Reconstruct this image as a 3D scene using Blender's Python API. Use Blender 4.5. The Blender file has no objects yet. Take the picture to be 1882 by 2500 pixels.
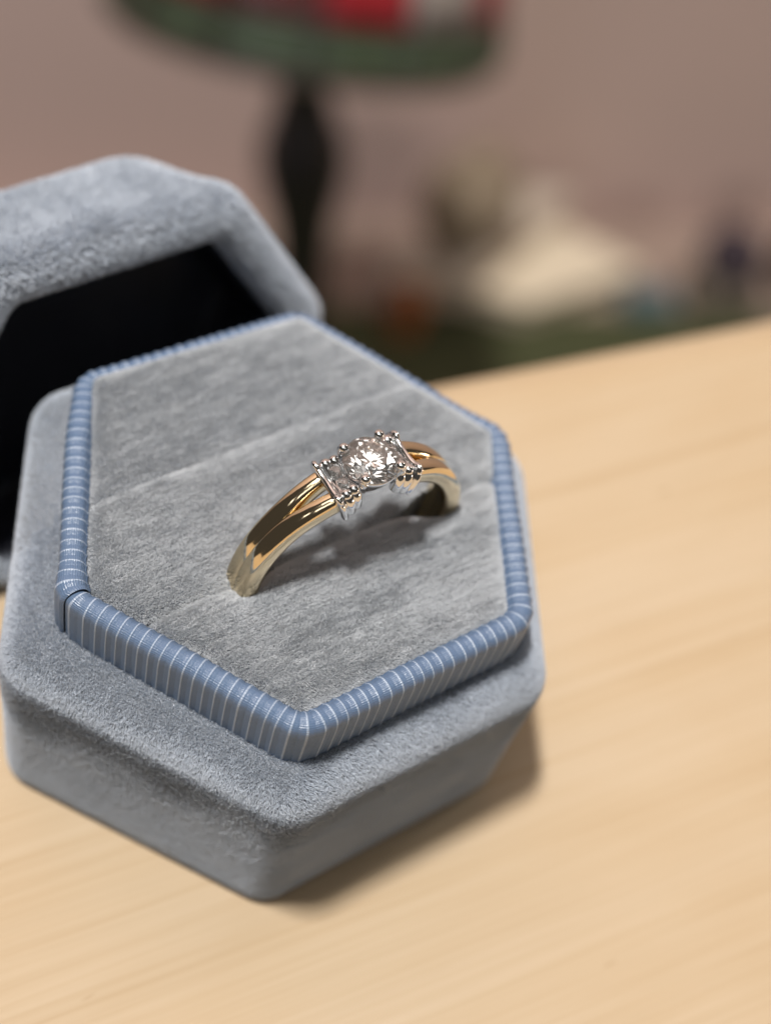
import bpy, bmesh, math, random
import numpy as np
from mathutils import Vector, Matrix

S = 0.001                 # everything below is worked out in millimetres
ZC = 27.156               # height of the cushion top above the wooden top
sc = bpy.context.scene
C = sc.collection
rng = np.random.default_rng(7)

# ------------------------------------------------------------------ camera
cam_d = bpy.data.cameras.new('camera')
cam = bpy.data.objects.new('camera', cam_d)
C.objects.link(cam)
right = Vector((0.83396214, -0.51981493, 0.1852015))
up = Vector((0.34256714, 0.75080557, 0.56474663))
back = Vector((-0.43261405, -0.40753336, 0.80421493))
M = Matrix((right, up, back)).transposed().to_4x4()
M.translation = Vector((-54.0187 * S, -60.9491 * S, (111.7259 + ZC) * S))
cam.matrix_world = M
cam_d.sensor_fit = 'VERTICAL'
cam_d.sensor_height = 36.0
cam_d.sensor_width = 27.07
cam_d.lens = 3999.6 / 2500 * 36
cam_d.clip_start = 0.005
cam_d.clip_end = 20
cam_d.dof.use_dof = True
cam_d.dof.focus_distance = 0.1285
cam_d.dof.aperture_fstop = 57.6 / 4.7
cam_d.dof.aperture_blades = 0
sc.camera = cam

# ------------------------------------------------------------------ room light
world = bpy.data.worlds.new('World')
sc.world = world
world.use_nodes = True
wn = world.node_tree
wn.nodes['Background'].inputs[0].default_value = (1.0, 0.90, 0.81, 1)
wn.nodes['Background'].inputs[1].default_value = 0.052


def lamp(name, loc, target, sx, sy, power, col):
    d = bpy.data.lights.new(name, 'AREA')
    d.shape = 'RECTANGLE'
    d.size, d.size_y = sx, sy
    d.energy = power
    d.color = col
    o = bpy.data.objects.new(name, d)
    o.location = loc
    o.rotation_euler = (Vector(target) - Vector(loc)).to_track_quat('-Z', 'Y').to_euler()
    C.objects.link(o)
    return o


lamp('ceiling_lamp', (-0.40, 0.20, 1.85), (0, 0, 0), 0.24, 0.12, 47, (1.0, 0.95, 0.895))
lamp('reading_lamp', (0.86, 0.08, 0.54), (0, 0, 0.03), 0.10, 0.045, 1.1, (1.0, 0.95, 0.88))
for lx, ly in ((-0.2, -0.6), (-0.8, -0.3), (-1.6, 0.3), (-0.4, -0.2), (0.2, -1.8), (-0.6, -0.8), (-1.1, -0.2), (0.1, 0.5), (-0.2, -1.1), (-0.7, 0.5), (0.4, -0.9), (0.9, -1.4)):
    lamp('gem_fill_panel', (lx, ly, 1.93), (lx, ly, 0), 0.32, 0.32, 0.64, (1.0, 0.975, 0.945))  # added fill panels, set where the stone's facets pick them up as sparkle
lamp('wall_fill', (1.0, -0.75, -0.10), (0.5, 0.5, -0.55), 0.25, 0.25, 3.4, (1.0, 0.88, 0.80))  # added fill for the wall, kept low so the table shields the box
lamp('cool_wall_fill', (-0.12, 0.20, -0.40), (0.25, 0.62, -0.40), 0.10, 0.10, 0.35, (0.72, 0.76, 1.0))  # added cool fill that tints the left part of the wall

sc.view_settings.view_transform = 'Standard'
sc.view_settings.look = 'None'
sc.view_settings.exposure = 0.0
sc.view_settings.gamma = 1.0
sc.view_settings.use_curve_mapping = False
sc.cycles.max_bounces = 14
sc.cycles.transmission_bounces = 12
sc.cycles.glossy_bounces = 8
sc.cycles.diffuse_bounces = 4
sc.cycles.sample_clamp_indirect = 20.0
sc.cycles.caustics_reflective = True
sc.cycles.caustics_refractive = True
sc.cycles.blur_glossy = 0.3


# ------------------------------------------------------------------ materials
def new_mat(name):
    m = bpy.data.materials.new(name)
    m.use_nodes = True
    nt = m.node_tree
    return m, nt, nt.nodes['Principled BSDF']


def setv(b, **kw):
    for k, v in kw.items():
        k = k.replace('_', ' ')
        if k in b.inputs:
            b.inputs[k].default_value = v if not (isinstance(v, tuple) and len(v) == 3) else v + (1,)


def plain(name, col, rough=0.6, var=0.12, scale=40.0, **kw):
    """a colour with a little mottling and fine relief"""
    m, nt, b = new_mat(name)
    setv(b, Roughness=rough, **kw)
    tc = nt.nodes.new('ShaderNodeTexCoord')
    no = nt.nodes.new('ShaderNodeTexNoise')
    no.inputs['Scale'].default_value = scale
    no.inputs['Detail'].default_value = 4
    nt.links.new(tc.outputs['Object'], no.inputs['Vector'])
    mx = nt.nodes.new('ShaderNodeMix')
    mx.data_type = 'RGBA'
    mx.inputs['A'].default_value = tuple(c * (1 - var) for c in col) + (1,)
    mx.inputs['B'].default_value = tuple(min(1, c * (1 + var)) for c in col) + (1,)
    nt.links.new(no.outputs['Fac'], mx.inputs['Factor'])
    nt.links.new(mx.outputs['Result'], b.inputs['Base Color'])
    bp = nt.nodes.new('ShaderNodeBump')
    bp.inputs['Strength'].default_value = 0.15
    bp.inputs['Distance'].default_value = 0.001
    nt.links.new(no.outputs['Fac'], bp.inputs['Height'])
    nt.links.new(bp.outputs['Normal'], b.inputs['Normal'])
    return m


def wood_mat():
    m, nt, b = new_mat('pale_pine_wood')
    L = nt.links
    tc = nt.nodes.new('ShaderNodeTexCoord')
    mp = nt.nodes.new('ShaderNodeMapping')
    mp.inputs['Rotation'].default_value = (0, 0, math.radians(7.0))
    L.new(tc.outputs['Object'], mp.inputs['Vector'])

    def tex(sx, sy, detail, rough, dist=0.0, off=0.0):
        mm = nt.nodes.new('ShaderNodeMapping')
        mm.inputs['Scale'].default_value = (sx, sy, sy)
        mm.inputs['Location'].default_value = (off, off * 1.7, 0)
        L.new(mp.outputs['Vector'], mm.inputs['Vector'])
        n = nt.nodes.new('ShaderNodeTexNoise')
        n.inputs['Scale'].default_value = 1.0
        n.inputs['Detail'].default_value = detail
        n.inputs['Roughness'].default_value = rough
        n.inputs['Distortion'].default_value = dist
        L.new(mm.outputs['Vector'], n.inputs['Vector'])
        return n

    def ramp(src, stops):
        r = nt.nodes.new('ShaderNodeValToRGB')
        e = r.color_ramp.elements
        e[0].position, e[0].color = stops[0][0], stops[0][1] + (1,)
        e[1].position, e[1].color = stops[-1][0], stops[-1][1] + (1,)
        for p, c in stops[1:-1]:
            x = e.new(p)
            x.color = c + (1,)
        L.new(src, r.inputs['Fac'])
        return r

    def mix(kind, fac, a, bb):
        x = nt.nodes.new('ShaderNodeMix')
        x.data_type = 'RGBA'
        x.blend_type = kind
        if isinstance(fac, float):
            x.inputs['Factor'].default_value = fac
        else:
            L.new(fac, x.inputs['Factor'])
        L.new(a, x.inputs['A'])
        L.new(bb, x.inputs['B'])
        return x.outputs['Result']

    broad = tex(6, 95, 4, 0.55, 0.3)
    base = ramp(broad.outputs['Fac'], [(0.26, (0.492, 0.372, 0.238)), (0.5, (0.514, 0.402, 0.274)), (0.76, (0.526, 0.420, 0.298))])
    lines = tex(5, 1050, 6, 0.68, 0.15, 3.1)
    lr = ramp(lines.outputs['Fac'], [(0.33, (0.86, 0.80, 0.71)), (0.44, (0.965, 0.95, 0.92)), (0.60, (1.0, 1.0, 1.0)), (0.75, (1.03, 1.03, 1.04))])
    c1 = mix('MULTIPLY', 0.8, base.outputs['Color'], lr.outputs['Color'])
    fine = tex(45, 2300, 4, 0.6, 0.0, 7.7)
    fr = ramp(fine.outputs['Fac'], [(0.3, (0.92, 0.90, 0.86)), (0.6, (1.0, 1.0, 1.0))])
    c2 = mix('MULTIPLY', 0.7, c1, fr.outputs['Color'])
    blot = tex(14, 24, 3, 0.6, 0.6, 11.3)
    br = ramp(blot.outputs['Fac'], [(0.3, (0.93, 0.88, 0.80)), (0.55, (1, 1, 1)), (0.8, (1.02, 1.02, 1.03))])
    c3 = mix('MULTIPLY', 0.8, c2, br.outputs['Color'])
    fleck = tex(130, 700, 2, 0.5, 0.0, 19.0)
    fk = ramp(fleck.outputs['Fac'], [(0.215, (0.74, 0.66, 0.55)), (0.27, (1, 1, 1))])
    c4 = mix('MULTIPLY', 0.8, c3, fk.outputs['Color'])
    L.new(c4, b.inputs['Base Color'])
    setv(b, Roughness=0.55)
    b.inputs['Specular IOR Level'].default_value = 0.35
    bp = nt.nodes.new('ShaderNodeBump')
    bp.inputs['Strength'].default_value = 0.12
    bp.inputs['Distance'].default_value = 0.0002
    L.new(lines.outputs['Fac'], bp.inputs['Height'])
    L.new(bp.outputs['Normal'], b.inputs['Normal'])
    return m


def velvet_mat(name, col, hair):
    m, nt, b = new_mat(name)
    L = nt.links
    tc = nt.nodes.new('ShaderNodeTexCoord')
    no = nt.nodes.new('ShaderNodeTexNoise')
    no.inputs['Scale'].default_value = 260
    no.inputs['Detail'].default_value = 5
    no.inputs['Roughness'].default_value = 0.65
    L.new(tc.outputs['Object'], no.inputs['Vector'])
    mx = nt.nodes.new('ShaderNodeMix')
    mx.data_type = 'RGBA'
    mx.inputs['A'].default_value = tuple(c * 0.88 for c in col) + (1,)
    mx.inputs['B'].default_value = tuple(c * 1.10 for c in col) + (1,)
    L.new(no.outputs['Fac'], mx.inputs['Factor'])
    L.new(mx.outputs['Result'], b.inputs['Base Color'])
    if hair:
        setv(b, Roughness=0.34)
        b.inputs['Specular IOR Level'].default_value = 0.6
    else:
        setv(b, Roughness=0.9)
        b.inputs['Sheen Weight'].default_value = 0.3
        b.inputs['Sheen Roughness'].default_value = 0.4
    return m


def ribbon_mat():
    m, nt, b = new_mat('blue_grosgrain_satin')
    L = nt.links
    uv = nt.nodes.new('ShaderNodeUVMap')
    sep = nt.nodes.new('ShaderNodeSeparateXYZ')
    L.new(uv.outputs['UV'], sep.inputs[0])

    def math_(op, a, bv):
        n = nt.nodes.new('ShaderNodeMath')
        n.operation = op
        for i, v in enumerate((a, bv)):
            if v is None:
                continue
            if isinstance(v, (int, float)):
                n.inputs[i].default_value = v
            else:
                L.new(v, n.inputs[i])
        return n.outputs[0]
    thr = math_('SINE', math_('MULTIPLY', sep.outputs['Y'], 2 * math.pi / 0.17), None)
    nz = nt.nodes.new('ShaderNodeTexNoise')
    nz.inputs['Scale'].default_value = 5.0
    nz.inputs['Detail'].default_value = 3
    cmb = nt.nodes.new('ShaderNodeCombineXYZ')
    L.new(sep.outputs['X'], cmb.inputs[0])
    L.new(math_('MULTIPLY', sep.outputs['Y'], 1.5), cmb.inputs[1])
    L.new(cmb.outputs[0], nz.inputs['Vector'])
    h = math_('ADD', math_('MULTIPLY', thr, 0.5), math_('MULTIPLY', nz.outputs['Fac'], 2.0))
    bp = nt.nodes.new('ShaderNodeBump')
    bp.inputs['Strength'].default_value = 0.55
    bp.inputs['Distance'].default_value = 0.00004
    L.new(h, bp.inputs['Height'])
    L.new(bp.outputs['Normal'], b.inputs['Normal'])
    mx = nt.nodes.new('ShaderNodeMix')
    mx.data_type = 'RGBA'
    mx.inputs['A'].default_value = (0.092, 0.152, 0.262, 1)
    mx.inputs['B'].default_value = (0.44, 0.52, 0.64, 1)
    fr = math_('ABSOLUTE', math_('SUBTRACT', math_('FRACT', sep.outputs['X'], None), 0.5), None)
    cord = math_('MULTIPLY', math_('LESS_THAN', fr, 0.065), math_('ADD', math_('MULTIPLY', math_('SINE', math_('ADD', math_('MULTIPLY', sep.outputs['Y'], 2 * math.pi / 0.23), math_('MULTIPLY', nz.outputs['Fac'], 9.0)), None), 0.25), 0.75))  # pale crest colour stands in for the highlight along each rib
    L.new(math_('ADD', math_('MULTIPLY', cord, 0.85), math_('MULTIPLY', nz.outputs['Fac'], 0.10)), mx.inputs['Factor'])
    L.new(mx.outputs['Result'], b.inputs['Base Color'])
    setv(b, Roughness=0.32)
    b.inputs['Specular IOR Level'].default_value = 0.6
    b.inputs['Sheen Weight'].default_value = 0.0
    return m


def metal(name, col, rough, bump=0.05):
    m, nt, b = new_mat(name)
    setv(b, Metallic=1.0, Roughness=rough)
    b.inputs['Base Color'].default_value = col + (1,)
    tc = nt.nodes.new('ShaderNodeTexCoord')
    no = nt.nodes.new('ShaderNodeTexNoise')
    no.inputs['Scale'].default_value = 900
    no.inputs['Detail'].default_value = 4
    nt.links.new(tc.outputs['Object'], no.inputs['Vector'])
    mr = nt.nodes.new('ShaderNodeMapRange')
    mr.inputs['To Min'].default_value = rough * 0.6
    mr.inputs['To Max'].default_value = rough * 1.6
    nt.links.new(no.outputs['Fac'], mr.inputs['Value'])
    nt.links.new(mr.outputs['Result'], b.inputs['Roughness'])
    bp = nt.nodes.new('ShaderNodeBump')
    bp.inputs['Strength'].default_value = bump
    bp.inputs['Distance'].default_value = 0.0003
    nt.links.new(no.outputs['Fac'], bp.inputs['Height'])
    nt.links.new(bp.outputs['Normal'], b.inputs['Normal'])
    return m


def diamond_mat():
    m = bpy.data.materials.new('diamond')
    m.use_nodes = True
    nt = m.node_tree
    nt.nodes.remove(nt.nodes['Principled BSDF'])
    g = nt.nodes.new('ShaderNodeBsdfGlass')
    g.inputs['IOR'].default_value = 2.417
    g.inputs['Roughness'].default_value = 0.0
    g.inputs['Color'].default_value = (1.0, 1.0, 0.995, 1)
    # faint white haze mixed in to brighten the stone, for light its facets return
    tr = nt.nodes.new('ShaderNodeBsdfTranslucent')
    tr.inputs['Color'].default_value = (0.95, 0.93, 0.90, 1)
    df = nt.nodes.new('ShaderNodeBsdfDiffuse')
    df.inputs['Color'].default_value = (0.95, 0.93, 0.90, 1)
    ad = nt.nodes.new('ShaderNodeMixShader')
    nt.links.new(tr.outputs[0], ad.inputs[1])
    nt.links.new(df.outputs[0], ad.inputs[2])
    tc = nt.nodes.new('ShaderNodeTexCoord')
    no = nt.nodes.new('ShaderNodeTexNoise')
    no.inputs['Scale'].default_value = 1500
    no.inputs['Detail'].default_value = 3
    nt.links.new(tc.outputs['Object'], no.inputs['Vector'])
    mr = nt.nodes.new('ShaderNodeMapRange')
    mr.inputs['From Min'].default_value = 0.35
    mr.inputs['From Max'].default_value = 0.7
    mr.inputs['To Min'].default_value = 0.0
    mr.inputs['To Max'].default_value = 0.06
    nt.links.new(no.outputs['Fac'], mr.inputs['Value'])
    ms = nt.nodes.new('ShaderNodeMixShader')
    nt.links.new(mr.outputs['Result'], ms.inputs['Fac'])
    nt.links.new(g.outputs[0], ms.inputs[1])
    nt.links.new(ad.outputs[0], ms.inputs[2])
    nt.links.new(ms.outputs[0], nt.nodes['Material Output'].inputs['Surface'])
    return m


MAT = {
    'wood': wood_mat(),
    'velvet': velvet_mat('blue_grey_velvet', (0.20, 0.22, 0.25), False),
    'pile': velvet_mat('blue_grey_pile', (0.585, 0.645, 0.73), True),
    'cushion_pile': velvet_mat('grey_pile', (0.635, 0.668, 0.705), True),
    'ribbon': ribbon_mat(),
    'gold': metal('yellow_gold', (0.88, 0.73, 0.49), 0.08),
    'white_gold': metal('white_gold', (0.87, 0.875, 0.88), 0.08),
    'diamond': diamond_mat(),
    'lining': plain('black_satin_lining', (0.010, 0.011, 0.018), 0.45),
    'wall': plain('mauve_plaster', (0.62, 0.47, 0.42), 0.9, 0.05, 6),
    'floor': plain('brown_carpet', (0.40, 0.30, 0.25), 0.95, 0.1, 30),
    'rug': plain('dark_green_rug', (0.064, 0.072, 0.030), 0.95, 0.25, 60),
    'bronze': plain('black_bronze', (0.008, 0.006, 0.006), 0.45),
    'lead': plain('dark_lead_came', (0.02, 0.017, 0.014), 0.5),
    'glass_red': plain('red_glass', (0.33, 0.013, 0.02), 0.5),
    'glass_dark': plain('dark_red_glass', (0.14, 0.03, 0.025), 0.35),
    'glass_green': plain('green_glass', (0.065, 0.092, 0.05), 0.5),
    'glass_white': plain('milky_glass', (0.32, 0.28, 0.25), 0.5),
    'glass_beige': plain('beige_glass', (0.24, 0.19, 0.13), 0.35),
    'cream': plain('cream_card', (0.78, 0.68, 0.52), 0.8, 0.05, 20),
    'greybeige': plain('grey_beige_card', (0.56, 0.48, 0.40), 0.8, 0.05, 20),
    'pages': plain('paper_pages', (0.55, 0.47, 0.36), 0.9, 0.1, 300),
    'olive': plain('olive_brown_glaze', (0.30, 0.235, 0.165), 0.8, 0.15, 40),
    'orange': plain('orange_plastic', (0.36, 0.11, 0.03), 0.5),
    'teal': plain('teal_card', (0.10, 0.16, 0.18), 0.6),
    'purple': plain('dark_purple_cloth', (0.045, 0.032, 0.042), 0.9),
    'dark_wood': plain('dark_brown_wood', (0.03, 0.018, 0.014), 0.5),
    'grey': plain('taupe_cloth', (0.17, 0.14, 0.11), 0.9),
}


# ------------------------------------------------------------------ object helpers
def link(o, parent=None, label=None, category=None, group=None, kind=None):
    C.objects.link(o)
    if parent is not None:
        o.parent = parent
    for k, v in (('label', label), ('category', category), ('group', group), ('kind', kind)):
        if v:
            o[k] = v
    return o


def empty(name, loc=(0, 0, 0), **kw):
    o = bpy.data.objects.new(name, None)
    o.location = tuple(v * S for v in loc)
    o.empty_display_size = 0.005
    return link(o, **kw)


def mesh_obj(name, V, F, mat, parent=None, smooth=True, uv=None, org=(0, 0, 0), **kw):
    """V in world millimetres; org = the parent's place in millimetres"""
    V = (np.asarray(V, float) - np.asarray(org, float)) * S
    me = bpy.data.meshes.new(name)
    me.from_pydata(V.tolist(), [], [tuple(int(i) for i in f) for f in F])
    me.materials.append(mat)
    me.polygons.foreach_set('use_smooth', [smooth] * len(me.polygons))
    if uv is not None:
        lay = me.uv_layers.new(name='UVMap')
        idx = np.zeros(len(me.loops), int)
        me.loops.foreach_get('vertex_index', idx)
        lay.data.foreach_set('uv', np.asarray(uv, float)[idx].ravel())
    me.update()
    o = bpy.data.objects.new(name, me)
    return link(o, parent, **kw)


def loft(levels, close_start=True, close_end=True, wrap=True):
    """levels: list of (n,3) rings -> V, F"""
    n = len(levels[0])
    V = np.concatenate(levels)
    F = []
    for k in range(len(levels) - 1):
        a, b = k * n, (k + 1) * n
        for i in range(n if wrap else n - 1):
            j = (i + 1) % n
            F.append((a + i, a + j, b + j, b + i))
    if close_start:
        F.append(tuple(range(n - 1, -1, -1)))
    if close_end:
        o = (len(levels) - 1) * n
        F.append(tuple(range(o, o + n)))
    return V, F


def join(parts):
    V, F, o = [], [], 0
    for v, f in parts:
        V.append(np.asarray(v, float))
        F += [tuple(i + o for i in t) for t in f]
        o += len(v)
    return np.concatenate(V), F


def offset_poly(P, d):
    n = len(P)
    out = []
    for i in range(n):
        a, b, c = P[i - 1], P[i], P[(i + 1) % n]
        def ln(p, q):
            t = (q - p) / np.linalg.norm(q - p)
            nrm = np.array([t[1], -t[0]])
            return p + nrm * d, t
        (p1, t1), (p2, t2) = ln(a, b), ln(b, c)
        A = np.array([t1, -t2]).T
        s = np.linalg.solve(A, p2 - p1)
        out.append(p1 + s[0] * t1)
    return np.array(out)


def round_poly(P, r, m=7, k=14):
    """corner arcs of radius r, m segments each, edges cut into k"""
    n = len(P)
    arcs = []
    for i in range(n):
        a, b, c = P[i - 1], P[i], P[(i + 1) % n]
        u, v = (a - b) / np.linalg.norm(a - b), (c - b) / np.linalg.norm(c - b)
        half = math.acos(np.clip(u @ v, -1, 1)) / 2
        t = r / math.tan(half)
        bis = (u + v) / np.linalg.norm(u + v)
        ctr = b + bis * (r / math.sin(half))
        s, e = b + u * t - ctr, b + v * t - ctr
        a0, a1 = math.atan2(s[1], s[0]), math.atan2(e[1], e[0])
        while a1 - a0 > math.pi:
            a1 -= 2 * math.pi
        while a1 - a0 < -math.pi:
            a1 += 2 * math.pi
        arcs.append([ctr + r * np.array([math.cos(a0 + (a1 - a0) * q / m), math.sin(a0 + (a1 - a0) * q / m)]) for q in range(m + 1)])
    pts = []
    for i in range(n):
        pts += arcs[i]
        p, q = arcs[i][-1], arcs[(i + 1) % n][0]
        pts += [p + (q - p) * s / k for s in range(1, k)]
    return np.array(pts)


def ring3(P2, z):
    return np.column_stack([P2, np.full(len(P2), z)])


def rounded_box(x0, x1, y0, y1, z0, z1, r=1.0):
    P = np.array([(x0, y0), (x1, y0), (x1, y1), (x0, y1)], float)
    lv = []
    for z, d in ((z0, -r), (z0 + r * .3, -r * .3), (z0 + r, 0), (z1 - r, 0), (z1 - r * .3, -r * .3), (z1, -r)):
        lv.append(ring3(round_poly(offset_poly(P, d), r, 3, 2), z))
    return loft(lv)


def lathe(profile, n=32):
    """profile: list of (r, z)"""
    lv = []
    for r, z in profile:
        a = np.arange(n) * 2 * math.pi / n
        lv.append(np.column_stack([r * np.cos(a), r * np.sin(a), np.full(n, z)]))
    return loft(lv)


def tube(path, rad, n=10, cap=True, squash=None, normal=None):
    path = np.asarray(path, float)
    rad = np.broadcast_to(rad, (len(path),))
    T = np.gradient(path, axis=0)
    T /= np.linalg.norm(T, axis=1)[:, None]
    ref = np.array(normal if normal is not None else (0.13, 0.21, 0.97), float)
    lv = []
    for p, t, r in zip(path, T, rad):
        a = ref - t * (ref @ t)
        a /= np.linalg.norm(a)
        b = np.cross(t, a)
        w = np.arange(n) * 2 * math.pi / n
        sa, sb = squash if squash else (1, 1)
        lv.append(p + r * (np.cos(w)[:, None] * a * sa + np.sin(w)[:, None] * b * sb))
    return loft(lv, cap, cap)


def ball(c, r, n=14, m=9, sz=1.0):
    prof = []
    for i in range(m + 1):
        t = -math.pi / 2 + math.pi * i / m
        prof.append((max(r * math.cos(t), r * 0.02), r * sz * math.sin(t)))
    V, F = lathe(prof, n)
    return V + np.asarray(c), F


# smooth value noise on a lattice, used for the lie of the pile
_lat = rng.random((64, 64, 64))


def vnoise(P, scale):
    p = np.asarray(P, float) / scale
    i = np.floor(p).astype(int)
    f = p - i
    f = f * f * (3 - 2 * f)
    out = np.zeros(len(p))
    for dx in (0, 1):
        for dy in (0, 1):
            for dz in (0, 1):
                w = (f[:, 0] if dx else 1 - f[:, 0]) * (f[:, 1] if dy else 1 - f[:, 1]) * (f[:, 2] if dz else 1 - f[:, 2])
                out += w * _lat[(i[:, 0] + dx) % 64, (i[:, 1] + dy) % 64, (i[:, 2] + dz) % 64]
    return out * 2 - 1


def grow_pile(name, V, F, n, length, radius, lean, parent, org=(0, 0, 0), mat=None, amp=0.5, streak=(1, 1, 1), keep=None, upright=None):
    """short velvet pile on a mesh: one curves object with n hairs of three points"""
    V = np.asarray(V, float)
    tris = []
    for f in F:
        if len(f) > 4:
            continue
        tris.append((f[0], f[1], f[2]))
        if len(f) == 4:
            tris.append((f[0], f[2], f[3]))
    T = np.array(tris)
    A, B, D = V[T[:, 0]], V[T[:, 1]], V[T[:, 2]]
    nr = np.cross(B - A, D - A)
    ar = np.linalg.norm(nr, axis=1) / 2
    nv = np.zeros_like(V)
    for k in range(3):
        np.add.at(nv, T[:, k], nr)
    nv /= np.linalg.norm(nv, axis=1)[:, None] + 1e-12
    if keep is not None:
        ar = ar * keep((A + B + D) / 3)
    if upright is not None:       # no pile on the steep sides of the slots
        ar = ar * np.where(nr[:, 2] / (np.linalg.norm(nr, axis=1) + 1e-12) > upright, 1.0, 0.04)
    pick = rng.choice(len(T), n, p=ar / ar.sum())
    u, v = rng.random(n), rng.random(n)
    sw = u + v > 1
    u[sw], v[sw] = 1 - u[sw], 1 - v[sw]
    w = (1 - u - v)[:, None]
    u, v = u[:, None], v[:, None]
    P = A[pick] * w + B[pick] * u + D[pick] * v
    N = nv[T[pick, 0]] * w + nv[T[pick, 1]] * u + nv[T[pick, 2]] * v
    N /= np.linalg.norm(N, axis=1)[:, None]
    Q = P / np.array(streak)
    fld = np.column_stack([vnoise(Q + 11.3, 3.4) * .45 + vnoise(Q + 3.7, 0.7) * .35 + vnoise(Q + 3.7, 0.27) * .5, vnoise(Q + 57.1, 3.3) * .45 + vnoise(Q + 31.9, 0.6) * .35 + vnoise(Q + 13.7, 0.25) * .5, vnoise(Q + 91.0, 3.0) * .4])
    d = (lean(P, N) if callable(lean) else np.asarray(lean, float)) + fld * amp + rng.normal(0, 0.28, (n, 3))
    d -= N * np.sum(d * N, axis=1)[:, None]
    ln = (length * (0.75 + 0.5 * rng.random(n)))[:, None]
    mid = P + (N * 0.62 + d * 0.25) * ln
    tip = mid + (N * 0.42 + d * 0.55) * ln * 0.8
    pts = np.stack([P - N * 0.03, mid, tip], 1).reshape(-1, 3)
    pts = (pts - np.asarray(org)) * S
    cu = bpy.data.hair_curves.new(name)
    cu.add_curves([3] * n)
    cu.attributes['position'].data.foreach_set('vector', pts.astype(np.float32).ravel())
    ra = cu.attributes.get('radius') or cu.attributes.new('radius', 'FLOAT', 'POINT')
    r = np.tile(np.array([radius, radius * 0.9, radius * 0.45]) * S, n)
    ra.data.foreach_set('value', r.astype(np.float32))
    cu.materials.append(mat or MAT['pile'])
    o = bpy.data.objects.new(name, cu)
    return link(o, parent, kind='stuff')


# ------------------------------------------------------------------ setting: wall, floor
tdir, ndir = np.array([0.916, -0.402]), np.array([0.402, 0.916])
FZ = -700.0


def quad_plane(name, P, mat):
    return mesh_obj(name, P, [(0, 1, 2, 3)], mat, smooth=False, kind='structure')


w0 = np.array([565., 465.]) + ndir * 100
wa, wb = w0 - tdir * 1500, w0 + tdir * 1500
quad_plane('wall', [(*wa, FZ), (*wb, FZ), (*wb, FZ + 2600), (*wa, FZ + 2600)], MAT['wall'])
fa, fb = wa - ndir * 2400, wb - ndir * 2400
quad_plane('floor', [(*fa, FZ), (*fb, FZ), (*wb, FZ), (*wa, FZ)], MAT['floor'])

# ------------------------------------------------------------------ wooden table
ex, ey = np.array([0.984, -0.178]), np.array([0.178, 0.984])
ex /= np.linalg.norm(ex)
ey = np.array([-ex[1], ex[0]])
table = empty('wooden_table', (0, 0, 0), label='pale wooden table top with fine grain and rounded edge under the ring box', category='table')
eo = np.array([36.8, 21.1]) + 4.0 * ey
y_edge = eo @ ey
R = 8.0
prof = [(-420, 0.0)]
for q in range(9):
    a = math.pi / 2 * q / 8
    prof.append((y_edge - R + R * math.sin(a), -R + R * math.cos(a)))
for q in range(1, 9):
    a = math.pi / 2 * q / 8
    prof.append((y_edge - R + R * math.cos(a), -20 + R - R * math.sin(a)))
prof.append((-420, -20.0))
lv = []
for x in (-430, 430):
    lv.append(np.array([[*(ex * x + ey * y), z] for y, z in prof]))
V, F = loft(lv)
mesh_obj('table_top', V, [f[::-1] for f in F], MAT['wood'], table, smooth=False)
for x in (-395, 395):
    for y in (-385, -5):
        p = ex * x + ey * y
        V, F = rounded_box(-17, 17, -17, 17, FZ, -20.2, 3)
        mesh_obj('leg', V + np.array([*p, 0]), F, MAT['wood'], table, smooth=False)

# ------------------------------------------------------------------ ring box
inn = np.array([(19.42, -0.78), (10.28, 17.36), (-9.84, 18.22), (-19.79, -0.58), (-9.77, -17.52), (10.29, -17.08)])
BOX = (0, 0, 0)
box = empty('ring_box', BOX, label='open hexagonal grey blue velvet ring box holding the ring on the wooden table', category='ring box')


def z_(v):
    return v + ZC


outs = np.array([(0, 0), (0, 0), (-.2, 0), (-1.4, 0.1), (0, 0), (0, 0)])
base_prof = [(3.2, -27.13, 2.2), (4.0, -26.95, 2.6), (4.45, -26.3, 3.0), (4.55, -25.0, 3.2), (4.62, -21, 3.3), (4.75, -17, 3.4), (4.98, -12, 3.5), (5.08, -10.2, 3.6),
             (5.10, -9.2, 3.6), (5.00, -8.3, 3.6), (4.76, -7.5, 3.5), (4.36, -6.8, 3.3), (3.82, -6.2, 3.1), (3.2, -5.75, 2.9), (2.65, -5.45, 2.6), (2.2, -5.35, 2.3), (1.5, -5.5, 1.9)]
lv = [ring3(round_poly(offset_poly(inn + outs * min(1, max(0, (d - 2.3) / 1.5)), d), r, 8, 16), z_(z)) for d, z, r in base_prof]
V, F = loft(lv)
mesh_obj('base', V, F, MAT['velvet'], box)


def base_lie(P, N):
    # brushed up under the shoulder, brushed down on the shoulder itself and lower on the sides
    h = P[:, 2] - ZC
    k = np.clip((h + 17.0 + 2.2 * vnoise(P + 5.0, 5.0)) / 6.0, 0, 1) * np.clip((-7.8 - h) / 1.8, 0, 1)
    up = -0.35 + 1.25 * k * k * (3 - 2 * k)
    return np.column_stack([np.full(len(P), 0.2), np.full(len(P), -0.1), up])


FRONT = lambda c: np.where(c[:, 1] - 0.25 * c[:, 0] < 14, 1.0, 0.25)
base_o = [o for o in box.children if o.name.startswith('base')][0]
grow_pile('velvet_pile', V, F, 540000, 0.36, 0.0155, base_lie, base_o, amp=0.6, keep=FRONT, streak=(1.4, 1.4, 1.0))


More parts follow.
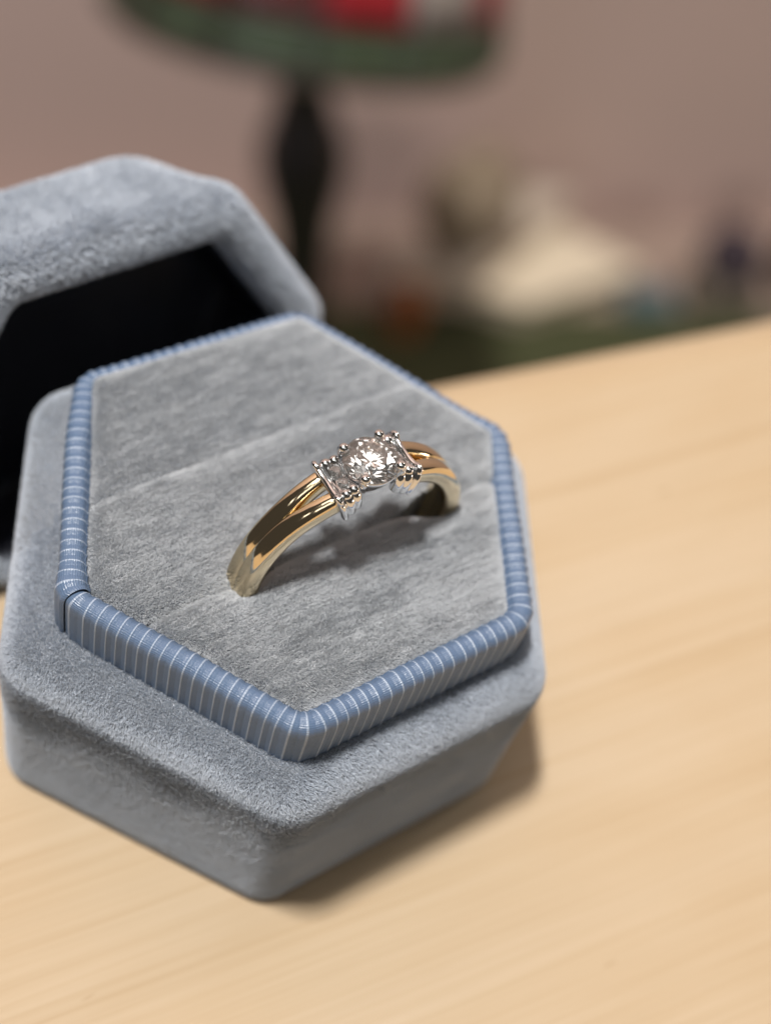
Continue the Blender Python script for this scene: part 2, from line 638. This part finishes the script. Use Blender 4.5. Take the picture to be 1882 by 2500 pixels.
# cushion: three foam pads parted by two slots
def poly_y(P, x):
    lo, hi = 1e9, -1e9
    for i in range(len(P)):
        a, b = P[i], P[(i + 1) % len(P)]
        if min(a[0], b[0]) <= x <= max(a[0], b[0]) and abs(a[0] - b[0]) > 1e-9:
            y = a[1] + (b[1] - a[1]) * (x - a[0]) / (b[0] - a[0])
            lo, hi = min(lo, y), max(hi, y)
    return lo, hi


cush = round_poly(offset_poly(inn, 0.35), 1.6, 6, 10)
SLOT1, SLOT2 = -5.15, 6.45


def slot_gap(x, which):
    if which == 1:      # the slot that holds the ring opens round the shank
        return 0.11 + 1.45 * math.exp(-((x - 10.7) / (2.9 if x < 10.7 else 0.9)) ** 2) + 0.95 * math.exp(-((x + 8.2) / (1.9 if x > -8.2 else 0.55)) ** 2)
    return 0.045 + 0.12 * math.exp(-((x + 6.5) / 1.5) ** 2)


def make_pad(y0, y1, s0, s1, name_parent, seed):
    xs_all = np.linspace(cush[:, 0].min() + 0.02, cush[:, 0].max() - 0.02, 230)
    rows = []
    nt_ = 90
    tt = np.linspace(0, 1, nt_)
    tt = 0.5 - 0.5 * np.cos(math.pi * tt)
    for x in xs_all:
        lo, hi = poly_y(cush, x)
        a = max(lo, y0 + slot_gap(x, s0)) if s0 else lo
        b = min(hi, y1 - slot_gap(x, s1)) if s1 else hi
        if b - a < 0.25:
            continue
        rows.append(np.column_stack([np.full(nt_, x), a + (b - a) * tt]))
    G = np.concatenate(rows)
    n = len(rows)
    # distance to the outline and to the slots
    e = np.full(len(G), 1e9)
    for i in range(6):
        p, q = inn[i], inn[(i + 1) % 6]
        t = (q - p) / np.linalg.norm(q - p)
        e = np.minimum(e, 0.35 + (G - p) @ np.array([-t[1], t[0]]))
    ds = np.full(len(G), 1e9)
    if s0:
        ds = np.minimum(ds, G[:, 1] - np.array([y0 + slot_gap(x, s0) for x in G[:, 0]]))
    if s1:
        ds = np.minimum(ds, np.array([y1 - slot_gap(x, s1) for x in G[:, 0]]) - G[:, 1])
    e, ds = np.maximum(e, 0), np.maximum(ds, 0)
    z = -0.25 + 0.55 * (1 - np.exp(-e / 3.0)) - 1.3 * np.exp(-(e / 0.45) ** 1.2) - np.where((G[:, 1] > 0.5), 0.22, 0.55) * np.exp(-(ds / 0.26)) - np.where((G[:, 1] > 0.5), 0.0, 0.14) * np.exp(-(ds / 1.2))
    P3 = np.column_stack([G, np.zeros(len(G))])
    z += 0.06 * vnoise(P3 + seed, 4.0) + 0.03 * vnoise(P3 + seed * 2, 1.3)
    # the pads sit a little low along the front left and swell over the band at the back
    p, q = inn[3], inn[4]
    t = (q - p) / np.linalg.norm(q - p)
    e34 = np.maximum(0, (G - p) @ np.array([-t[1], t[0]]))
    z -= 0.45 * np.exp(-e34 / 2.2)
    bk = np.clip((G @ np.array([0.5, 0.866]) - 3) / 10, 0, 1)
    z += 0.45 * bk * bk * (3 - 2 * bk)
    for fx in (-8.3, 11.5):
        z -= 0.80 * np.exp(-((G[:, 0] - fx) / 2.2) ** 2 - ((G[:, 1] + 5.2) / 1.9) ** 2)
    V = np.column_stack([G, z + ZC])
    F = []
    for i in range(n - 1):
        for j in range(nt_ - 1):
            a = i * nt_ + j
            F.append((a, a + nt_, a + nt_ + 1, a + 1))
    top = (V.copy(), list(F))
    # side walls going down into the box
    rim = [i * nt_ for i in range(n)] + [(n - 1) * nt_ + j for j in range(1, nt_)] + [i * nt_ + nt_ - 1 for i in range(n - 2, -1, -1)] + [j for j in range(nt_ - 2, 0, -1)]
    low = V[rim].copy()
    low[:, 2] = ZC - 7.0
    o = len(V)
    V2 = np.concatenate([V, low])
    m = len(rim)
    for i in range(m):
        j = (i + 1) % m
        F.append((rim[i], o + i, o + j, rim[j]))
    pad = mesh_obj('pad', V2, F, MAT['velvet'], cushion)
    return pad, top


cushion = empty('cushion', (0, 0, 0), parent=box)
for y0, y1, s0, s1, seed, cnt in ((-30, SLOT1, 0, 1, 5.0, 150000), (SLOT1, SLOT2, 1, 2, 17.0, 160000), (SLOT2, 30, 2, 0, 29.0, 90000)):
    pad, top = make_pad(y0, y1, s0, s1, cushion, seed)
    grow_pile('velvet_pile', top[0], top[1], cnt, 0.32, 0.0165, (0.2, -0.12, 0), pad, amp=0.6, streak=(3.4, 0.65, 1.0), upright=0.5, mat=MAT['cushion_pile'])

# ribbon: grosgrain band running round the cushion, its end lapping over its start
PITCH = 1.02


def make_ribbon():
    r0 = 1.5
    path = round_poly(offset_poly(inn, 1.0), r0 + 0.7, 24, 60)
    # start at corner 3 (its arc is the fourth) and run towards corner 4
    per = 24 + 1 + 59
    st = 3 * per + 12
    path = np.roll(path, -st, axis=0)
    path = np.vstack([path, path[:1]])
    seg = np.linalg.norm(np.diff(path, axis=0), axis=1)
    s = np.concatenate([[0], np.cumsum(seg)])
    Ltot = s[-1]
    ext0, ext1 = 0.0, 0.25
    us = np.arange(0, Ltot + 0.001, 0.045)
    px, py = np.interp(us, s, path[:, 0]), np.interp(us, s, path[:, 1])
    c = np.column_stack([px, py])
    t = np.gradient(c, axis=0)
    t /= np.linalg.norm(t, axis=1)[:, None]
    nrm = np.column_stack([t[:, 1], -t[:, 0]])
    # cross-section (outward, up, how strongly the ribs stand out)
    cs = [(-0.95, -1.6), (-0.92, -0.9), (-0.86, -0.35)]
    for q in range(0, 13):
        a = math.radians(170 - 170 * q / 12)
        cs.append((0.24 + 0.94 * math.cos(a), -0.42 + 0.86 * math.sin(a)))
    for q in range(1, 19):
        cs.append((1.2 - 0.18 * (q / 18) ** 1.6, -0.42 - (5.15 - 0.42) * q / 18))
    cs = np.array(cs)
    vlen = np.concatenate([[0], np.cumsum(np.linalg.norm(np.diff(cs, axis=0), axis=1))])
    tn = np.gradient(cs, axis=0)
    tn /= np.linalg.norm(tn, axis=1)[:, None]
    cn = np.column_stack([-tn[:, 1], tn[:, 0]])
    wob = vnoise(np.column_stack([us, us * 0, us * 0]), 3.0) * 0.20 + vnoise(np.column_stack([us, us * 0 + 40, us * 0]), 0.9) * 0.06
    ph = (us + wob) / PITCH
    fr = ph - np.floor(ph)
    bulge = np.abs(np.sin(math.pi * fr)) ** 0.75
    thick = 1 + 0.35 * vnoise(np.column_stack([us, us * 0 + 70, us * 0]), 1.1)
    cord = thick * np.exp(-((fr - 0.5) / 0.085) ** 2)
    amp = 0.080 * bulge + 0.055 * cord
    lap = 0.27 * np.clip((us - (Ltot - 3.0)) / 2.4, 0, 1) - 0.10 * np.clip((2.2 - us) / 2.2, 0, 1) ** 1.5
    # the band sits lower along the back, where the cushion swells over it
    bx = np.clip((c @ np.array([0.5, 0.866]) - 3) / 10, 0, 1)
    bx = bx * bx * (3 - 2 * bx)
    rx = np.clip((c @ np.array([0.95, -0.15]) - 13) / 6, 0, 1)
    bx = np.maximum(bx, 0.45 * rx * rx * (3 - 2 * rx))
    hsag = -1.0 * bx + vnoise(np.column_stack([us * .2, us * 0 + 9, us * 0]), 1.0) * 0.12
    V = np.zeros((len(us), len(cs), 3))
    UV = np.zeros((len(us), len(cs), 2))
    for k in range(len(cs)):
        stren = 1.0 if vlen[k] > 1.2 else 0.4
        out = cs[k, 0] - 0.55 * bx + cn[k, 0] * (amp * stren + lap)
        z = cs[k, 1] + cn[k, 1] * (amp * stren + lap) + hsag * (1 if cs[k, 1] > -2 else 0.3)
        V[:, k, :2] = c + nrm * out[:, None]
        V[:, k, 2] = z + ZC
        UV[:, k, 0] = ph
        UV[:, k, 1] = vlen[k]
    n, m = len(us), len(cs)
    F = []
    for i in range(n - 1):
        for k in range(m - 1):
            a = i * m + k
            F.append((a, a + m, a + m + 1, a + 1))
    # the lapping end turns inwards
    end = V[-1].copy()
    e2 = end.copy()
    ctr = np.array([*(c[-1] - nrm[-1] * 0.2), ZC - 2])
    e2 += (ctr - end) * np.array([0.16, 0.16, 0.0]) + np.array([*t[-1], 0]) * 0.22
    VV = np.vstack([V.reshape(-1, 3), e2])
    UVV = np.vstack([UV.reshape(-1, 2), UV[-1]])
    for k in range(m - 1):
        a = (n - 1) * m + k
        F.append((a, n * m + k, n * m + k + 1, a + 1))
    return VV, F, UVV


V, F, UV = make_ribbon()
mesh_obj('ribbon', V, F, MAT['ribbon'], box, uv=UV)

# ------------------------------------------------------------------ lid standing behind the box
yaw, lean = 0.10, -0.30
cy, sy, cl, sl = math.cos(yaw), math.sin(yaw), math.cos(lean), math.sin(lean)
Mx = np.array([[cy, -sy, 0], [sy, cy, 0], [0, 0, 1]]) @ np.array([[1, 0, 0], [0, cl, -sl], [0, sl, cl]])
LO = np.array([-4.0, 24.0, -8.0 + ZC])
lid = empty('box_lid', (0, 0, 0), label='detached velvet lid with black lining standing open behind the ring box', category='box lid')


def lid_w(P):
    return LO + np.asarray(P) @ Mx.T


def lid_ring(P2, depth):
    return lid_w(np.column_stack([P2[:, 0], np.full(len(P2), depth), P2[:, 1]]))


BOT = -19.2
outer = np.array([(24.2, -4.6), (14.3, 13.5), (-11.6, 15.6), (-25.0, -3.4), (-17.0, BOT), (13.0, BOT)])
inner = np.array([(20.0, -4.0), (12.3, 9.6), (-9.3, 11.3), (-21.6, -3.6), (-15.0, BOT + 1.2), (10.8, BOT + 1.2)])
bk = np.array([(20.5, -3.0), (10.0, 13.2), (-9.2, 14.4), (-22.0, -3.0), (-15.4, BOT), (11.4, BOT)])
D = 14.0
lv = []
for d, off, r in ((2.5, -0.2, 2.0), (0.9, -0.05, 2.2), (0.2, 0.6, 2.6), (0.0, 1.4, 2.9)):
    lv.append(lid_ring(round_poly(offset_poly(inner, off), r, 6, 8), d))
for d, off, r in ((0.0, -1.6, 3.2), (0.3, -0.8, 3.4), (1.0, -0.2, 3.6), (2.2, 0, 3.8)):
    lv.append(lid_ring(round_poly(offset_poly(outer, off), r, 6, 8), d))
for q in (0.35, 0.6, 0.8):
    lv.append(lid_ring(round_poly(outer + (bk - outer) * q, 3.8, 6, 8), D * q))
for d, off, r in ((D - 1.6, -0.3, 3.6), (D - 0.5, -1.2, 3.2), (D, -2.6, 2.6)):
    lv.append(lid_ring(round_poly(offset_poly(bk, off), r, 6, 8), d))
V, F = loft(lv, False, True)
F = [f[::-1] for f in F]
shell = mesh_obj('shell', V, F, MAT['velvet'], lid)
n_ = len(lv[0])
grow_pile('velvet_pile', V, F, 90000, 0.62, 0.026, (0.2, -0.1, -0.3), shell, amp=0.7, keep=lambda c: np.where(c[:, 2] > ZC - 14, 1.0, 0.15))
lv = [lid_ring(round_poly(offset_poly(inner, o), 2.0, 6, 8), d) for o, d in ((0.0, 1.2), (-0.3, 2.6), (-0.6, 6), (-0.9, 9.6), (-1.6, 10.6), (-3.0, 11.0))]
V, F = loft(lv, False, True)
mesh_obj('lining', V, [f[::-1] for f in F], MAT['lining'], lid, label='black satin lining inside the lid')

# ------------------------------------------------------------------ ring
RX, RY, RZ = 1.55, -5.20, -0.35      # centre of the ring, relative to the cushion top
RO, RI = 10.75, 8.95
ring = empty('ring', (0, 0, 0), label='gold ring with a round diamond standing in the cushion slot', category='ring')


def rp(phi, r, y):
    """a point at angle phi from the top, radius r, y across the band"""
    return np.array([RX + r * math.sin(phi), RY + y, ZC + RZ + r * math.cos(phi)])


def rail(side, a0, a1, n=90):
    lv = []
    m = 22
    for i in range(n + 1):
        phi = a0 + (a1 - a0) * i / n
        p = abs(math.degrees(phi))
        op = 1 / (1 + math.exp((p - 34) / 7.0))            # 1 by the setting, 0 down the shank
        s = 0.60 + 0.56 * op
        wy = 1.84 - 0.46 * op
        th = 1.78 - 0.15 * max(0, (p - 100) / 80)
        rc = RO - th / 2 - 0.10 * op
        pts = []
        for q in range(m):
            w = 2 * math.pi * q / m
            ca, sa = math.cos(w), math.sin(w)
            ex_ = 2.3 if ca > 0 else 3.6                    # round outside, flatter inside
            u = math.copysign(abs(ca) ** (2 / ex_), ca)
            v = math.copysign(abs(sa) ** (2 / 4.2), sa)
            pts.append(rp(phi, rc + u * th / 2, side * s + v * wy / 2))
        lv.append(np.array(pts))
    return loft(lv)


parts = []
for sgn in (-1, 1):
    for side in (-1, 1):
        parts.append(rail(side, sgn * math.radians(15.5), sgn * math.radians(180)))
V, F = join(parts)
mesh_obj('band', V, F, MAT['gold'], ring)


def ridge(phi, w, r_top, r_bot, rad, thin=1.0, dip=0.1):
    """a fluted bar bent over the band, in the plane across it"""
    path2 = [(-w * 0.96, r_bot), (-w, r_bot + 0.6), (-w, r_top - 0.7), (-w * 0.93, r_top - 0.25), (-w * 0.74, r_top), (-w * 0.45, r_top - dip * 0.7), (0, r_top - dip)]
    path2 += [(-y, r) for y, r in path2[-2::-1]]
    path2 = np.array(path2)
    t = np.linspace(0, len(path2) - 1, 60)
    yy, rr = np.interp(t, range(len(path2)), path2[:, 0]), np.interp(t, range(len(path2)), path2[:, 1])
    k = np.ones(7) / 7
    yy = np.convolve(np.pad(yy, 3, 'edge'), k, 'valid')
    rr = np.convolve(np.pad(rr, 3, 'edge'), k, 'valid')
    path = [rp(phi, r, y) for y, r in zip(yy, rr)]
    tang = np.array([math.cos(phi), 0, -math.sin(phi)])
    return tube(path, rad, 12, True, (thin, 1.0), tang)


setting = empty('setting', (0, 0, 0), parent=ring)
for sgn in (-1, 1):
    for deg, w, rt, rb, rad, thin in ((11.6, 1.86, 10.74, 9.0, 0.50, 1.0), (15.4, 1.98, 10.74, 8.9, 0.52, 1.0), (19.4, 2.16, 10.92, 8.7, 0.48, 0.62)):
        V, F = ridge(sgn * math.radians(deg), w, rt, rb, rad, thin, 0.25 if thin < 1 else 0.62)
        if thin == 1.0:          # beaded ends
            V, F = join([(V, F)] + [ball(rp(sgn * math.radians(deg), rt + 0.10, y * w * 0.80), 0.50) for y in (-1, 1)])
        else:
            V, F = join([(V, F)] + [tube([rp(sgn * math.radians(deg + e_), rt + 0.02, y * w * 0.80) for e_ in (-1.0, 0, 1.0)], [0.52, 0.60, 0.52], 14) for y in (-1, 1)])
        mesh_obj('fluted_bar', V, F, MAT['white_gold'], setting)
    # plate under the bars, closing the shoulder
    lv = []
    for deg in (9.8, 12, 15, 18, 19.6):
        phi = sgn * math.radians(deg)
        q = [(-1.8, 9.3), (1.8, 9.3), (1.85, 10.2), (1.5, 10.55), (-1.5, 10.55), (-1.85, 10.2)]
        lv.append(np.array([rp(phi, r, y) for y, r in q]))
    V, F = loft(lv)
    mesh_obj('shoulder', V, F, MAT['white_gold'], setting)

GR = 2.32
GC = np.array([RX + 0.28, RY + 0.05, ZC + 10.85])


def brilliant(R, hc=0.30, hp=0.86, rt=0.56, g=0.04):
    P, F = [], []
    def add(r, a, z):
        P.append((r * math.cos(a) * R, r * math.sin(a) * R, z * R))
        return len(P) - 1
    st = math.pi / 8
    T = [add(rt, 2 * k * st, hc) for k in range(8)]
    rs = 0.80
    zs = hc * (1 - (rs * math.cos(st) - rt) / (1 - rt))
    Sx = [add(rs, (2 * k + 1) * st, zs) for k in range(8)]
    Gu = [add(1, j * st, 0) for j in range(16)]
    Gl = [add(1, j * st, -g) for j in range(16)]
    rl = 0.24
    Lx = [add(rl, (2 * k + 1) * st, -g - hp * (1 - rl * math.cos(st))) for k in range(8)]
    cu = add(0, 0, -g - hp)
    F.append(tuple(T))
    for k in range(8):
        n = (k + 1) % 8
        F.append((T[k], Sx[k], T[n]))
        F.append((T[k], Sx[k - 1], Gu[2 * k], Sx[k]))
        F.append((Sx[k], Gu[2 * k], Gu[2 * k + 1]))
        F.append((Sx[k], Gu[2 * k + 1], Gu[(2 * k + 2) % 16]))
        F.append((Lx[k], Gl[2 * k + 1], Gl[2 * k]))
        F.append((Lx[k], Gl[(2 * k + 2) % 16], Gl[2 * k + 1]))
        F.append((cu, Lx[k], Gl[2 * k], Lx[k - 1]))
    for j in range(16):
        n = (j + 1) % 16
        F.append((Gu[j], Gl[j], Gl[n], Gu[n]))
    # all faces outwards
    P = np.array(P)
    out = []
    c = np.array([0, 0, -0.2 * R])
    for f in F:
        a, b, d = P[f[0]], P[f[1]], P[f[2]]
        nn = np.cross(b - a, d - a)
        out.append(f if nn @ (P[list(f)].mean(0) - c) > 0 else f[::-1])
    return P, out


V, F = brilliant(GR)
th = math.radians(-17.5)
Rz = np.array([[math.cos(th), -math.sin(th), 0], [math.sin(th), math.cos(th), 0], [0, 0, 1]])
mesh_obj('diamond', V @ Rz.T + GC, F, MAT['diamond'], ring, smooth=False)
# cup under the girdle: an open cone wall with a scalloped lower edge
a = np.arange(64) * 2 * math.pi / 64
lv = []
for r, z, sc_ in ((2.30, -0.10, 0), (2.34, -0.26, 0), (2.20, -0.62, 0), (1.98, -1.15, 0.25), (1.86, -1.55, 1.0), (1.70, -1.55, 1.0), (1.80, -1.10, 0.25), (2.02, -0.60, 0), (2.14, -0.22, 0), (2.18, -0.12, 0)):
    zz = z + 0.38 * sc_ * np.cos(4 * a) * 0.5
    lv.append(np.column_stack([GC[0] + r * np.cos(a), GC[1] + r * np.sin(a), GC[2] + zz]))
lv.append(lv[0])
V, F = loft(lv, False, False)
mesh_obj('gallery', V, F, MAT['white_gold'], setting)
for px in (-1, 1):
    for py in (-1, 1):
        q = np.array([(1.18, -1.75), (1.45, -1.0), (1.72, -0.2), (1.78, 0.25), (1.66, 0.46)])
        t = np.linspace(0, 4, 18)
        rr, zz = np.interp(t, range(5), q[:, 0]), np.interp(t, range(5), q[:, 1])
        path = np.column_stack([GC[0] + px * rr, GC[1] + py * rr, GC[2] + zz])
        pr = tube(path, np.linspace(0.36, 0.33, 18), 10)
        bl = ball(GC + np.array([px * 1.64, py * 1.64, 0.46]), 0.44, sz=0.85)
        V, F = join([pr, bl])
        mesh_obj('prong', V, F, MAT['white_gold'], setting)
V, F = brilliant(0.58)
for sgn in (-1, 1):
    for y in (-0.62, 0.62):
        phi = sgn * math.radians(13.5)
        mesh_obj('accent_diamond', V + rp(phi, 10.98, y), F, MAT['diamond'], setting, smooth=False)

# ------------------------------------------------------------------ things on the floor behind the table
V, F = rounded_box(-700, 900, -800, 8, 0.4, 7.0, 2.0)
Q = np.array([[tdir[0], tdir[1], 0], [ndir[0], ndir[1], 0], [0, 0, 1]])
mesh_obj('rug', V @ Q + np.array([565, 465, FZ]), F, MAT['rug'], label='dark green rug on the floor beyond the table edge', category='rug')

# table lamp: baluster stem under a coloured glass shade, leaning a little
A0, A1 = np.array([361.0, 412.5, FZ + 7.2]), np.array([321.2, 430.0, -383.0])
UPS = 41.0                # the shade starts this far above the stem's end
axis = (A1 - A0) / np.linalg.norm(A1 - A0)
lamp_o = empty('table_lamp', tuple(A0), label='black baluster table lamp with red and green leaded glass shade', category='lamp')
xa = np.cross(np.array([0.92, 0.39, 0]), axis)
xa /= np.linalg.norm(xa)
ya = np.cross(axis, xa)
LM = np.array([xa, ya, axis])
LH = np.linalg.norm(A1 - A0)


def lamp_part(name, VF, mat, parent, **kw):
    V, F = VF
    if parent is not lamp_o:      # the shade sits tipped back on its stem
        V = np.asarray(V, float) - np.array([0, 0, LH])
        c_, s_ = math.cos(math.radians(TIP)), math.sin(math.radians(TIP))
        V = V @ np.array([[1, 0, 0], [0, c_, s_], [0, -s_, c_]]) * 0.95
        c_, s_ = math.cos(math.radians(ROLL)), math.sin(math.radians(ROLL))
        V = V @ np.array([[c_, 0, s_], [0, 1, 0], [-s_, 0, c_]]) + np.array([0, 0, LH])
    return mesh_obj(name, V @ LM + A0, F, mat, parent, org=tuple(A0) if parent is lamp_o else tuple(A0), **kw)


shade, TIP, ROLL = None, -26, 10
lamp_part('base', lathe([(62, 1), (64, 6), (60, 12), (40, 20), (26, 30), (15, 42)], 40), MAT['bronze'], lamp_o)
lamp_part('stem', lathe([(13, 40), (11, 60), (11.5, 120), (13, 170), (16, 225), (22, 260), (22, 274), (15.5, 296), (12.5, 310), (13.5, 320), (13.5, 330), (10, 338), (7, LH + UPS + 40)], 32), MAT['bronze'], lamp_o)
shade = empty('shade', (0, 0, 0), parent=lamp_o)
LH0, LH = LH, LH + UPS
rows = [(LH - 2, 96, LH + 19, 93.5, 'rim'), (LH + 19, 93.5, LH + 64, 82, 'mid'), (LH + 62, 82, LH + 105, 58, 'mid2'), (LH + 105, 58, LH + 130, 26, 'top')]
NG = 14
pal = {'rim': ['glass_green'], 'mid': ['glass_red', 'glass_dark', 'glass_red', 'glass_red', 'glass_dark', 'glass_red', 'glass_white'], 'mid2': ['glass_dark', 'glass_red'], 'top': ['glass_green', 'glass_beige']}
for z0, r0, z1, r1, key in rows:
    for g in range(NG):
        a0, a1 = 2 * math.pi * (g + 0.04) / NG, 2 * math.pi * (g + 0.96) / NG
        P = []
        for rr, zz in ((r0, z0 + 1), ((r0 + r1) / 2 + 1.5, (z0 + z1) / 2), (r1, z1 - 1)):
            for th_ in (0, -2.0):
                for aa in np.linspace(a0, a1, 5):
                    P.append(((rr + th_) * math.cos(aa), (rr + th_) * math.sin(aa), zz))
        P = np.array(P).reshape(3, 2, 5, 3)
        idx = np.arange(30).reshape(3, 2, 5)
        Fp = []
        for i in range(2):
            for j in range(4):
                Fp.append((idx[i, 0, j], idx[i, 0, j + 1], idx[i + 1, 0, j + 1], idx[i + 1, 0, j]))
                Fp.append((idx[i, 1, j + 1], idx[i, 1, j], idx[i + 1, 1, j], idx[i + 1, 1, j + 1]))
            for j in (0, 4):
                Fp.append((idx[i, 0, j], idx[i + 1, 0, j], idx[i + 1, 1, j], idx[i, 1, j]))
        for i in (0, 2):
            for j in range(4):
                Fp.append((idx[i, 0, j], idx[i, 1, j], idx[i, 1, j + 1], idx[i, 0, j + 1]))
        lst = pal[key]
        lamp_part('glass_panel', (P.reshape(-1, 3), Fp), MAT[lst[g % len(lst)]], shade)
came = []
for z0, r0, z1, r1, key in rows:
    a = np.linspace(0, 2 * math.pi, 49)
    came.append(tube(np.column_stack([(r0 - 0.8) * np.cos(a), (r0 - 0.8) * np.sin(a), np.full(49, z0)]), 2.0, 6, False))
for g in range(NG):
    a = 2 * math.pi * g / NG
    pts = []
    for z0, r0, z1, r1, key in rows:
        pts += [(r0, z0), ((r0 + r1) / 2 + 1.5, (z0 + z1) / 2)]
    pts.append((26, LH + 130))
    came.append(tube(np.array([((r - 0.8) * math.cos(a), (r - 0.8) * math.sin(a), z) for r, z in pts]), 1.6, 6))
lamp_part('leading', join(came), MAT['lead'], shade)
lamp_part('inner_rim', lathe([(92, LH - 8), (95, LH - 3), (91, LH - 3), (88, LH - 9)], 48), MAT['glass_beige'], shade)


def prism(P, z0, z1, r=2.0):
    P = np.array(P, float)
    ar = 0.5 * np.sum(P[:, 0] * np.roll(P[:, 1], -1) - P[:, 1] * np.roll(P[:, 0], -1))
    if ar < 0:
        P = P[::-1]
    lv = []
    for z, d in ((z0, -r), (z0 + r, 0), (z1 - r, 0), (z1, -r)):
        lv.append(ring3(round_poly(offset_poly(P, d), r, 3, 2), z))
    return loft(lv)


def book(name, P, z0, z1, cover, label):
    o = empty(name, (0, 0, 0), label=label, category='book')
    P = np.array(P, float)
    for zz0, zz1 in ((z0, z0 + 3), (z1 - 3, z1)):
        V, F = prism(P, zz0, zz1, 1.0)
        mesh_obj('cover', V, F, cover, o, smooth=False)
    c = P.mean(0)
    V, F = prism(c + (P - c) * 0.95, z0 + 3.1, z1 - 3.1, 0.8)
    mesh_obj('pages', V, F, MAT['pages'], o, smooth=False)
    return o


book('cream_book', [(520, 500), (636, 511), (668, 452), (566, 456)], FZ + 0.4, FZ + 28, MAT['cream'], 'cream covered book lying lowest in the blurred pile by the wall')
book('grey_book', [(470, 505), (598, 546), (648, 520), (520, 474)], FZ + 28.3, FZ + 50, MAT['greybeige'], 'grey beige book lying askew on top of the cream book')

vs = lathe([(10, 0), (19, 6), (26, 18), (28, 30), (24, 42), (14, 50), (9, 54), (10, 58), (7, 58)], 32)
mesh_obj('vase', vs[0] * 1.35 * np.array([1, .75, 1]) + np.array([538, 512, FZ + 50.3]), vs[1], MAT['olive'], label='round olive brown vase on top of the askew grey beige book', category='vase')

jar = empty('orange_jar', (0, 0, 0), label='small orange jar beside the cream book', category='jar')
v = lathe([(10, 0), (11, 2), (11, 34), (9, 37)], 24)
mesh_obj('body', v[0] + np.array([486, 488, FZ + 0.4]), v[1], MAT['orange'], jar)
v = lathe([(10, 0), (10.5, 1), (10.5, 7), (9, 8)], 24)
mesh_obj('lid', v[0] + np.array([486, 488, FZ + 37.6]), v[1], MAT['orange'], jar)

V, F = rounded_box(-18, 18, -9, 9, 0, 22, 2)
mesh_obj('small_carton', V @ Q + np.array([664, 434, FZ + 0.4]), F, MAT['teal'], label='small teal carton lying right of the cream book', category='carton')
V, F = ball((0, 0, 20), 24, 24, 14, 0.8)
mesh_obj('cloth_pouch', V + np.array([724, 425, FZ + 27]), F, MAT['purple'], label='dark purple cloth pouch on a taupe box near the wall', category='pouch')
V, F = rounded_box(-26, 26, -16, 16, 0, 30, 3)
mesh_obj('taupe_box', V @ Q + np.array([722, 420, FZ + 0.4]), F, MAT['grey'], label='taupe fabric box under the dark purple pouch', category='box')
V, F = rounded_box(-14, 14, -14, 14, 0, 70, 3)
mesh_obj('wooden_post', V @ Q + np.array([790, 412, FZ + 0.4]), F, MAT['dark_wood'], label='dark brown wooden post at the right edge of the background', category='post')
